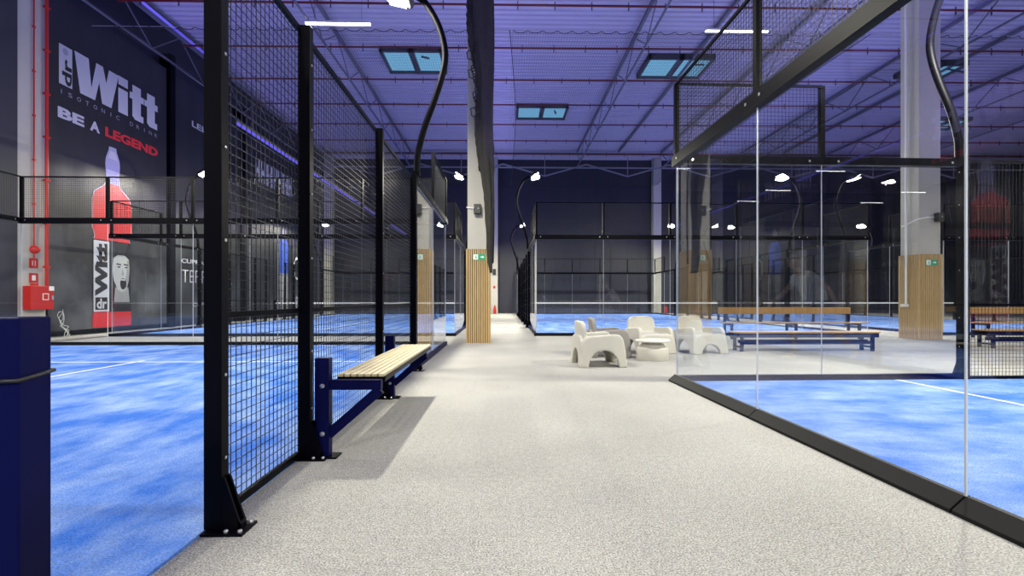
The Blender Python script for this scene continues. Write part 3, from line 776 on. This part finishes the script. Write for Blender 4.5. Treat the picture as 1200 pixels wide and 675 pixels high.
for y in (16.0, 16.3):
    flat(ell(y, 2.18, .065, .025), M['vinylblack'], b1, 'portrait_eye', .015)
    flat([(y - .10, 2.26), (y + .09, 2.24), (y + .09, 2.28), (y - .09, 2.31)], M['vinylblack'], b1, 'portrait_brow', .015)
flat([(16.15, 2.15), (16.22, 1.93), (16.10, 1.90), (16.12, 1.96)], M['vinylmid'], b1, 'portrait_nose', .015)
b2 = banner('black car dealer banner with white lettering, next to the bottle banner', 18.75, 23.3, .3, 9.95, 'banner2')
text_mesh('LELLEK', M['vinylwhite'], 19.7, 21.75, 8.28, 8.52, b2, 'lettering', .02)
text_mesh('CUPRA', M['vinylwhite'], 19.06, 20.5, 2.56, 2.74, b2, 'lettering', .03)
text_mesh('TERRAMAR', M['vinylwhite'], 19.10, 22.6, 1.78, 2.30, b2, 'lettering', -.01)
text_mesh('CUPRA GLIWICE', M['vinylwhite'], 19.75, 22.6, .78, .95, b2, 'lettering', .02)
b3 = banner('dark sports banner with a figure in a blue shirt, behind the fence mesh', 23.7, 31.5, .3, 9.95, 'banner2')
y = 24.7   # one row of tall block capitals, too far off to read
for k in range(7):
    w = .42 + .12 * (k % 3)
    flat([(y, 7.3), (y + w * .3, 7.3), (y + w * .3, 7.75), (y + w * .7, 7.75), (y + w * .7, 7.3), (y + w, 7.3), (y + w, 8.5), (y + w * .7, 8.5), (y + w * .7, 8.05), (y + w * .3, 8.05), (y + w * .3, 8.5), (y, 8.5)][::(1 if k % 2 else -1)], M['vinylwhite'], b3, 'block_letter', .01)
    y += w + .09
P = lambda d: [(y + 27.9, z) for y, z in d]
flat(P([(-.55, 2.6), (.55, 2.6), (.62, 4.3), (.25, 4.6), (-.25, 4.6), (-.62, 4.3)]), M['vinylblue'], b3, 'printed_shirt', .01)
flat(ell(27.9, 5.0, .26, .34), M['vinylmid'], b3, 'printed_head', .01)
flat(P([(-.5, .5), (-.1, .5), (0, 2.6), (-.55, 2.6)]), M['vinylmid'], b3, 'printed_leg', .01); flat(P([(.1, .5), (.5, .5), (.55, 2.6), (0, 2.6)]), M['vinylmid'], b3, 'printed_leg', .01)
ro = ell(29.6, 3.0, .45, .7, 24); ri = ell(29.6, 3.0, .33, .56, 24)
b = MB(); b.add([(BX + .01, y, z) for y, z in ro + ri], [(i, (i + 1) % 24, 24 + (i + 1) % 24, 24 + i) for i in range(24)])
o = b.build('printed_racket', M['vinyllight'], b3); o.matrix_parent_inverse = Matrix.Translation(-Vector(b3.location))
flat(ell(29.6, .9, .3, .35), M['vinylwhite'], b3, 'printed_ball', .01)
b0 = banner('plain dark banner at the extreme left edge, before the pillar', 6.0, 12.50, .1, 11.2, 'wallnavy')
b0.location.x = -12.70
for y, lab in ((18.50, 'black upright between the bottle banner and the car banner'), (23.5, 'black upright between the car banner and the sports banner')):
    tag(MB().box(-13.28, -12.86, y - .14, y + .14, 0, 10.6).build('steel_upright', M['steel']), lab, 'post')

# fire pipes and cabinet on the left pillar
def wallpipe(label, y, x, z0, z1, r):
    t = thing('fire_pipe', label, 'pipe', (x, y, z0)); MB().tube([(0, 0, 0), (0, 0, z1 - z0)], r, 10).build('tube', M['redbox'], t)
    b = MB()
    for k in range(8): MB().box(-r * 1.3, r * 1.3, -r * 1.6, r * 1.6, .5 + k * 1.2, .55 + k * 1.2).build('clamp', M['redbox'], t)
wallpipe('thick bright red fire pipe at the edge of the left wall pillar', 13.24, -12.66, 1.47, 11.4, .04)
wallpipe('thin red conduit running down the left wall pillar face', 12.92, -12.69, 1.95, 11.4, .018)
t = thing('fire_hose_cabinet', 'red fire hose cabinet on the left wall pillar', 'cabinet', (-12.74, 12.98, .82))
MB().box(0, .22, -.32, .32, 0, .64).build('cabinet_body', M['redbox'], t, bevel=.012)
s_ = MB().box(.22, .226, .0, .17, .26, .44).build('hose_label', M['signwhite'], t)
MB().box(.226, .228, .02, .15, .28, .42).build('hose_pictogram', M['redbox'], s_)
MB().box(.22, .24, .26, .30, .27, .38).build('latch', M['vinylgrey'], t)
MB().box(.22, .228, .18, .32, .52, .64).build('notice', M['signwhite'], t)
for z, lab, w in ((1.95, 'upper fire sign', .24), (1.55, 'lower fire sign', .24)):
    t = thing('fire_sign', f'small red and white {lab} above the red cabinet', 'sign', (-12.735, 12.95, z))
    MB().box(0, .01, -w / 2, w / 2, 0, .26).build('sign_plate', M['redbox'], t); MB().box(.01, .013, -.05, .05, .06, .20).build('pictogram', M['signwhite'], t)
t = thing('fire_alarm', 'red dome alarm sounder above the fire signs', 'alarm', (-12.74, 12.95, 2.45))
MB().lathe([(.11, 0), (.11, .05), (.08, .12), (.03, .15)], n=20).build('dome', M['redbox'], t, rot=(0, PI / 2, 0))
t = thing('fire_call_point', 'small red call point just above the red cabinet', 'alarm', (-12.74, 12.95, 1.50)); t.location.z = 1.49
MB().box(0, .05, -.06, .06, 0, .0).build('backplate', M['redbox'], t) if False else MB().box(0, .06, -.08, .08, -.02, .04).build('backplate', M['redbox'], t)
random.seed(3)
b = MB()
for k in range(4):
    pts = [(-12.70 + .05 * random.random(), 13.62 + .10 * math.sin(i * .9 + k) + .03 * i, max(.02, .75 - i * .085 + .06 * math.sin(i * 1.3 + k * 2))) for i in range(10)]
    b.tube(smooth_path(pts, 3), .006, 6)
tag(b.build('loose_cables', M['signwhite']), 'tangle of loose pale cables on the floor below the red cabinet', 'cable', kind='stuff')

# ------------------------------------------------------------------ roof structure
pp = None
for k in range(8):
    y = 16.0 + 2.75 * k
    if y > 35: break
    lab = 'long red sprinkler pipe running across under the roof'
    if pp is None:
        pp = thing('sprinkler_pipe', lab, 'pipe', (0, y, 11.15), 0, 'red sprinkler pipes under the roof')
        MB().tube([(XL + .35, 0, 0), (XR - .35, 0, 0)], .038, 8).build('tube', M['red'], pp)
        hm = MB().bar((0, 0, .04), (0, 0, .12), .03); hm.bar((0, 0, -.16), (0, 0, 0), .035)
        me = hm.mesh('sprinkler_head', [M['trussd']])
        for i in range(42):
            o = bpy.data.objects.new('sprinkler_head', me); COL.objects.link(o); o.parent = pp; o.location = (-12.2 + i * 1.27, 0, 0)
    else: place(copy_tree(pp), (0.35 * math.sin(k * 2.3), y, 11.15), -.006, lab)
def truss(label, x, y0, y1, zt, zb, mat='trussm', w=.11):
    t = thing('roof_truss', label, 'truss', (x, y0, zb)); L = y1 - y0; h = zt - zb
    MB().box(-w / 2, w / 2, 0, L, h - .14, h).build('top_chord', M[mat], t); MB().box(-.03, .03, 0, L, -.03, .03).build('bottom_chord', M[mat], t)
    n = round(L / 3.0)
    b = MB()
    for i in range(n):
        a = L * i / n; c = L * (i + .5) / n; d = L * (i + 1) / n
        b.bar((0, a, h - .1), (0, c, 0), .035); b.bar((0, c, 0), (0, d, h - .1), .035)
    b.build('web_bracing', M[mat], t)
    return t
truss('pale roof truss crossing above the middle back court', 5.3, -5, 33.6, 11.7, 10.55)
truss('pale roof truss above the left courts, seen through fence mesh', -6.6, -5, 33.6, 11.7, 10.55)
truss('roof truss along the top of the left wall', -12.75, -5, 33.6, 11.5, 10.2)
truss('roof truss above the line of the pillars on the right', 11.4, -5, 33.6, 11.7, 10.55)
truss('roof truss above the back right court', 17.2, -5, 33.6, 11.7, 10.55)
truss('roof truss furthest to the right', 23.6, -5, 33.6, 11.7, 10.55)
for k, x in enumerate((8.3, 14.3, 20.3)):
    tag(MB().box(x - .05, x + .05, -5, 33.5, 11.6, 11.75).build('roof_purlin', M['trussm']), ['roof purlin left of the right-hand pillar', 'roof purlin right of the right-hand pillar', 'roof purlin near the right wall side'][k], 'beam')
t = thing('cross_truss', 'pale zigzag truss across the hall in front of the back wall', 'truss', (0, 33.7, 9.6))
MB().box(XL, XR, -.06, .06, .92, 1.0).build('bottom_rail', M['truss'], t); MB().box(XL, XR, -.08, .08, 1.9, 2.0).build('top_chord', M['trussd'], t)
b = MB(); x = -12.0
while x < XR - 6:
    b.bar((x, 0, 1.2), (x + 3, 0, .35), .09); b.bar((x + 3, 0, .35), (x + 6, 0, 1.2), .09); b.bar((x + 3, 0, .35), (x + 3, 0, 1.9), .05); x += 6
b.build('zigzag_bracing', M['truss'], t)
# violet LED line on the wall side
t = thing('led_line', 'violet LED line high on the left wall just under the roof', 'light strip', (-12.66, 0, 11.55))
MB().box(-.04, .04, 2, 20.6, -.06, .0).build('light_strip', M['violet'], t); MB().box(-.05, .05, 2, 20.6, 0, .05).build('housing', M['trussd'], t)
t = thing('led_line', 'violet LED line hanging above the left courts, seen through the fence mesh', 'light strip', (-6.6, 0, 5.47))
MB().box(-.025, .025, 11.75, 33, -.03, .02).build('light_strip', M['violet'], t); MB().box(-.03, .03, 11.75, 33, .02, .06).build('housing', M['trussd'], t)
for k in range(5): MB().bar((0, 12.5 + k * 5, .05), (0, 12.5 + k * 5, 5.05), .008).build('hanger', M['trussd'], t)
# skylights
def skylight(i, x0, x1, y0, y1):
    t = thing(f'window_{i}', None, None, ((x0 + x1) / 2, (y0 + y1) / 2, H)); tag(t, kind='structure'); hx, hy = (x1 - x0) / 2, (y1 - y0) / 2
    f = MB()
    for a, b_, c, d in ((-hx, hx, -hy, -hy + .12), (-hx, hx, hy - .12, hy), (-hx, -hx + .12, -hy, hy), (hx - .12, hx, -hy, hy), (-.12, .12, -hy, hy)): f.box(a, b_, c, d, -.22, .02)
    f.build('frame', M['trussd'], t); MB().box(-hx + .1, hx - .1, -hy + .1, hy - .1, -.12, -.1).build('pane', M['sky'], t)
    b = MB(); b.bar((hx * .5, -hy * .2, -.1), (hx * .45, -hy * 1.6, -.75), .07); b.build('opener', M['trussd'], t)
skylight(1, -5.25, -2.6, 19.9, 21.9); skylight(2, 6.35, 9.3, 20.3, 22.2); skylight(3, .75, 3.6, 25.6, 27.4); skylight(4, 18.6, 20.9, 20.6, 22.0); skylight(5, 25.4, 27.6, 27.0, 28.6)
# linear lamps
pt = None
STR = [(-5.6, 16.0, 'bright linear ceiling lamp on the left, above the mesh fence'), (8.15, 16.2, 'bright linear ceiling lamp on the right, above the court mesh')]
for x in (1.2, 13.4, 25, 37.3): STR += [(x, yy, 'linear ceiling lamp of the rows behind the viewer') for yy in (-9, -20.4, -26.5, -31)]
for x, y, lab in STR:
    g = 'linear ceiling lamps' if 'viewer' in lab else 'linear ceiling lamps over the back courts'
    if pt is None:
        pt = thing('linear_lamp', lab, 'lamp', (x, y, 10.45), 0, g)
        MB().box(-1.1, 1.1, -.06, .06, 0, .07).build('lamp_housing', M['white'], pt); MB().box(-1.08, 1.08, -.05, .05, -.035, 0).build('tube', M['tube'], pt)
        for q in (-.8, .8): MB().bar((q, 0, .05), (q, 0, 1.3), .012).build('hanger', M['trussd'], pt)
    else: place(copy_tree(pt), (x, y, 10.45), 0, lab, g)
# safety nets under the roof, one above each back court
def ceiling_net(label, x0, x1, y0, y1, z):
    t = thing('ceiling_net', label, 'net', (x0, y0, z)); W, L = x1 - x0, y1 - y0; b = MB(); pit = .085; r = .0042
    sag = lambda x: .13 * abs(math.sin(PI * x / .45)) ** .8
    side = lambda y: .38 * math.sin(PI * min(1, y / 9.0) * .5) if y < 9 else .38
    i = 0
    while i * pit < W:
        x = i * pit; b.bar((x, sag(x), 0), (x, L, 0), r); i += 1
    j = 0
    while j * pit < L:
        y = j * pit; b.bar((side(y) - .1, y + .14, 0), (W - side(y) + .1, y + .14, 0), r); j += 1
    b.build('netting', M['netblack'], t)
    e = MB().tube([(x * .075, sag(x * .075), 0) for x in range(int(W / .075) + 1)], .010, 5)
    e.tube([(side(k * .5) - .1, k * .5, 0) for k in range(int(L / .5) + 1)], .014, 5); e.tube([(W - side(k * .5) + .1, k * .5, 0) for k in range(int(L / .5) + 1)], .014, 5)
    e.build('edge_cord', M['netblack'], t)
    c = MB().bar((-.8, .05, .03), (W + .8, .05, .03), .014); c.build('support_cable', M['truss'], t)
    return t
ceiling_net('black safety net with scalloped edge under the roof, left of the walkway', -11.5, -1.05, 14.2, 33.5, 9.25)
ceiling_net('black safety net with scalloped edge under the roof, right of the walkway', .30, 11.2, 14.2, 33.5, 9.25)
ceiling_net('black safety net with scalloped edge under the roof, right of the right-hand pillar', 13.3, 24, 14.2, 33.5, 9.25)


# ------------------------------------------------------------------ player on the right court, mirrored faintly in the glass
def skin_mesh(name, verts, edges, radii, mat, parent, root=0, sub=2):
    me = bpy.data.meshes.new(name); me.from_pydata([Vector(v) for v in verts], edges, []); me.materials.append(mat)
    o = bpy.data.objects.new(name, me); COL.objects.link(o); o.parent = parent
    sk = o.modifiers.new('skin', 'SKIN'); sk.use_smooth_shade = True
    for i, r in enumerate(radii): me.skin_vertices[0].data[i].radius = (r, r) if not isinstance(r, tuple) else r
    for i in range(len(verts)): me.skin_vertices[0].data[i].use_root = (i == root)
    sb = o.modifiers.new('smooth', 'SUBSURF'); sb.levels = sub; sb.render_levels = sub
    return o
skinm = pbr('skin', (.52, .33, .24), .5); shirtm = pbr('grey_shirt', (.72, .72, .73), .85, noise=.15, nscale=6); shortm = pbr('dark_shorts', (.03, .03, .04), .85)
hairm = pbr('dark_hair', (.03, .02, .014), .7)
pr = thing('person', 'person in a light grey shirt lunging forward, mirrored faintly in the right court glass', 'person', (5.80, 4.28, .018), PI)
pr.scale = (1.06, 1.06, 1.06)
V, Ed, Rr = [], [], []
def jn(p, r, par=None):
    V.append(p); Rr.append(r)
    if par is not None: Ed.append((par, len(V) - 1))
    return len(V) - 1
pel = jn((0, 0, .93), .13); sp = jn((.10, 0, 1.10), .12, pel); chs = jn((.26, 0, 1.33), .135, sp); nk = jn((.37, 0, 1.48), .055, chs); hb = jn((.43, 0, 1.56), .06, nk)
def hand(wr, el, side, curl):
    w = Vector(V[wr]); d = (w - Vector(V[el])).normalized(); n = Vector((0, side, 0)); n = (n - d * n.dot(d)).normalized(); a = d.cross(n)
    palm = jn(tuple(w + d * .055), .026, wr)
    kn = jn(tuple(w + d * .085), .024, palm)
    for k, (off, ln) in enumerate(((-.030, .060), (-.010, .074), (.010, .078), (.030, .068))):
        f1 = jn(tuple(w + d * .105 + a * off), .0095, kn); f2 = jn(tuple(w + d * (.105 + ln * .55) + a * off * 1.15 + n * curl * .5), .0088, f1); jn(tuple(w + d * (.105 + ln * .9) + a * off * 1.15 + n * curl * 1.6), .0075, f2)
    t1 = jn(tuple(w + d * .055 - a * .042), .011, palm); jn(tuple(w + d * .09 - a * .062 + n * curl), .009, t1)
for sd, el, wr in ((1, (.44, .27, 1.14), (.66, .22, 1.00)), (-1, (.08, -.32, 1.18), (-.02, -.36, .93))):
    sh = jn((.27, .17 * sd, 1.41), .062, chs); e = jn(el, .042, sh); w = jn(wr, .029, e); hand(w, e, sd * -1, .02)
for sd, kn, an, toe in ((1, (.40, .13, .52), (.36, .13, .09), (.56, .14, .035)), (-1, (-.16, -.12, .47), (-.55, -.12, .15), (-.45, -.13, .035))):
    h = jn((.0, .10 * sd, .88), .095, pel); k = jn(kn, .058, h); cf = jn(tuple(Vector(kn).lerp(Vector(an), .35)), .055, k); a_ = jn(an, .038, cf); jn(toe, .034, a_)
skin_mesh('body', V, Ed, Rr, skinm, pr)
# head with brow, nose, lips, chin and ears, shaped from a sphere
bm = bmesh.new(); bmesh.ops.create_uvsphere(bm, u_segments=28, v_segments=20, radius=1)
for v in bm.verts:
    x, y, z = v.co; f = max(0, x)
    X = x * .098; Y = y * .075 * (1 - .22 * max(0, -z)); Z = z * .118
    X += .020 * math.exp(-((y / .16) ** 2) - ((z + .12) / .17) ** 2) * (f > .5)
    X -= .012 * (math.exp(-(((abs(y) - .36) / .16) ** 2) - ((z - .08) / .12) ** 2)) * (f > .3)
    X += .008 * math.exp(-((y / .3) ** 2) - ((z + .48) / .07) ** 2) * (f > .3) + .010 * math.exp(-((y / .35) ** 2) - ((z + .82) / .15) ** 2)
    v.co = (X, Y, Z)
me = bpy.data.meshes.new('head'); bm.to_mesh(me); bm.free(); me.materials.append(skinm)
for p in me.polygons: p.use_smooth = True
hd = bpy.data.objects.new('head', me); COL.objects.link(hd); hd.parent = pr; hd.location = (.475, 0, 1.665); hd.rotation_euler = (0, .15, 0)
for sd in (1, -1):
    e = MB().lathe([(.004, -.006), (.028, -.004), (.030, .004), (.012, .006)], n=14).build('ear', skinm, hd, (-.005, sd * .076, -.005), rot=(PI / 2, 0, 0))
    MB().lathe([(.002, -.011), (.009, -.006), (.011, 0), (.009, .006), (.002, .011)], n=12).build('eye', pbr('eye', (.06, .05, .05), .2) if sd == 1 else bpy.data.materials['eye'], hd, (.083, sd * .028, .012))
MB().box(-.004, .004, -.024, .024, -.004, .004).build('mouth', pbr('lips', (.35, .12, .10), .5), hd, (.096, 0, -.056), bevel=.003)
bm = bmesh.new(); bmesh.ops.create_uvsphere(bm, u_segments=26, v_segments=18, radius=1)
bmesh.ops.delete(bm, geom=[v for v in bm.verts if v.co.z < .18 - .55 * max(0, -v.co.x - .1) + .55 * max(0, v.co.x)], context='VERTS')
for v in bm.verts: v.co = (v.co.x * .105 - .003, v.co.y * .082, v.co.z * .126 + .002 * math.sin(v.co.x * 40))
me = bpy.data.meshes.new('hair'); bm.to_mesh(me); bm.free(); me.materials.append(hairm)
o = bpy.data.objects.new('hair', me); COL.objects.link(o); o.parent = hd; so = o.modifiers.new('s', 'SOLIDIFY'); so.thickness = .006
V, Ed, Rr = [], [], []
a = jn((-.01, 0, .90), .20); b_ = jn((.10, 0, 1.10), .185, a); c_ = jn((.26, 0, 1.34), .21, b_); jn((.345, 0, 1.45), .10, c_)
for sd, el in ((1, (.37, .23, 1.26)), (-1, (.17, -.25, 1.29))):
    q_ = jn((.27, .175 * sd, 1.405), .105, c_); jn(el, .085, q_)
skin_mesh('shirt', V, Ed, Rr, shirtm, pr)
V, Ed, Rr = [], [], []
a = jn((-.01, 0, .92), .19)
for sd, kn in ((1, (.28, .125, .66)), (-1, (-.11, -.118, .60))):
    h = jn((.0, .10 * sd, .87), .15, a); jn(kn, .115, h)
skin_mesh('shorts', V, Ed, Rr, shortm, pr)
for p, q_ in (((.33, .13, .045), (.58, .14, .035)), ((-.56, -.12, .10), (-.42, -.13, .035))):
    V, Ed, Rr = [], [], []
    a = jn(p, .048); m_ = jn(tuple(Vector(p).lerp(Vector(q_), .5)), .046, a); jn(q_, .036, m_); skin_mesh('shoe', V, Ed, Rr, M['white'], pr)

# ------------------------------------------------------------------ lights
def area(name, loc, sx, sy, power, col, up=False, rot=None):
    l = bpy.data.lights.new(name, 'AREA'); l.shape = 'RECTANGLE'; l.size = sx; l.size_y = sy; l.energy = power; l.color = col
    o = bpy.data.objects.new(name, l); COL.objects.link(o); o.location = loc
    o.rotation_euler = rot or ((PI, 0, 0) if up else (0, 0, 0)); return o
VIO = (.33, .24, 1.0)
# added violet area lights without fixtures, shining up to colour the deck
for x in (-12.2, -.2, 12.3, 24.5): area('violet_fill_light', (x, 24, 4.3), .12, 20, 360, VIO, True)
for x in (-11.4, 0.6, 13): area('violet_fill_light', (x, 3, 4.3), .12, 16, 360, VIO, True)
# rows of linear lamps over the near hall
for x in (-5.6, 2.0, 8.1): 
    for y in (-9, -19): area('linear_lamp_light', (x, y, 10.38), 2.1, .1, 120, (1, .97, .93))
for x, y in ((-5.6, 16.0), (8.15, 16.2)): area('linear_lamp_light', (x, y, 10.38), 2.1, .1, 120, (1, .97, .93))

w = bpy.data.worlds.new('world'); SC.world = w; w.use_nodes = True
w.node_tree.nodes['Background'].inputs[0].default_value = (.03, .03, .06, 1); w.node_tree.nodes['Background'].inputs[1].default_value = .2
SC.view_settings.view_transform = 'Standard'; SC.view_settings.look = 'None'; SC.view_settings.gamma = 1; SC.view_settings.use_curve_mapping = False
SC.view_settings.exposure = 0.0
SC.cycles.transparent_max_bounces = 48; SC.cycles.max_bounces = 10; SC.cycles.glossy_bounces = 6; SC.cycles.diffuse_bounces = 5
SC.cycles.use_denoising = True
SC.cycles.sample_clamp_indirect = 4
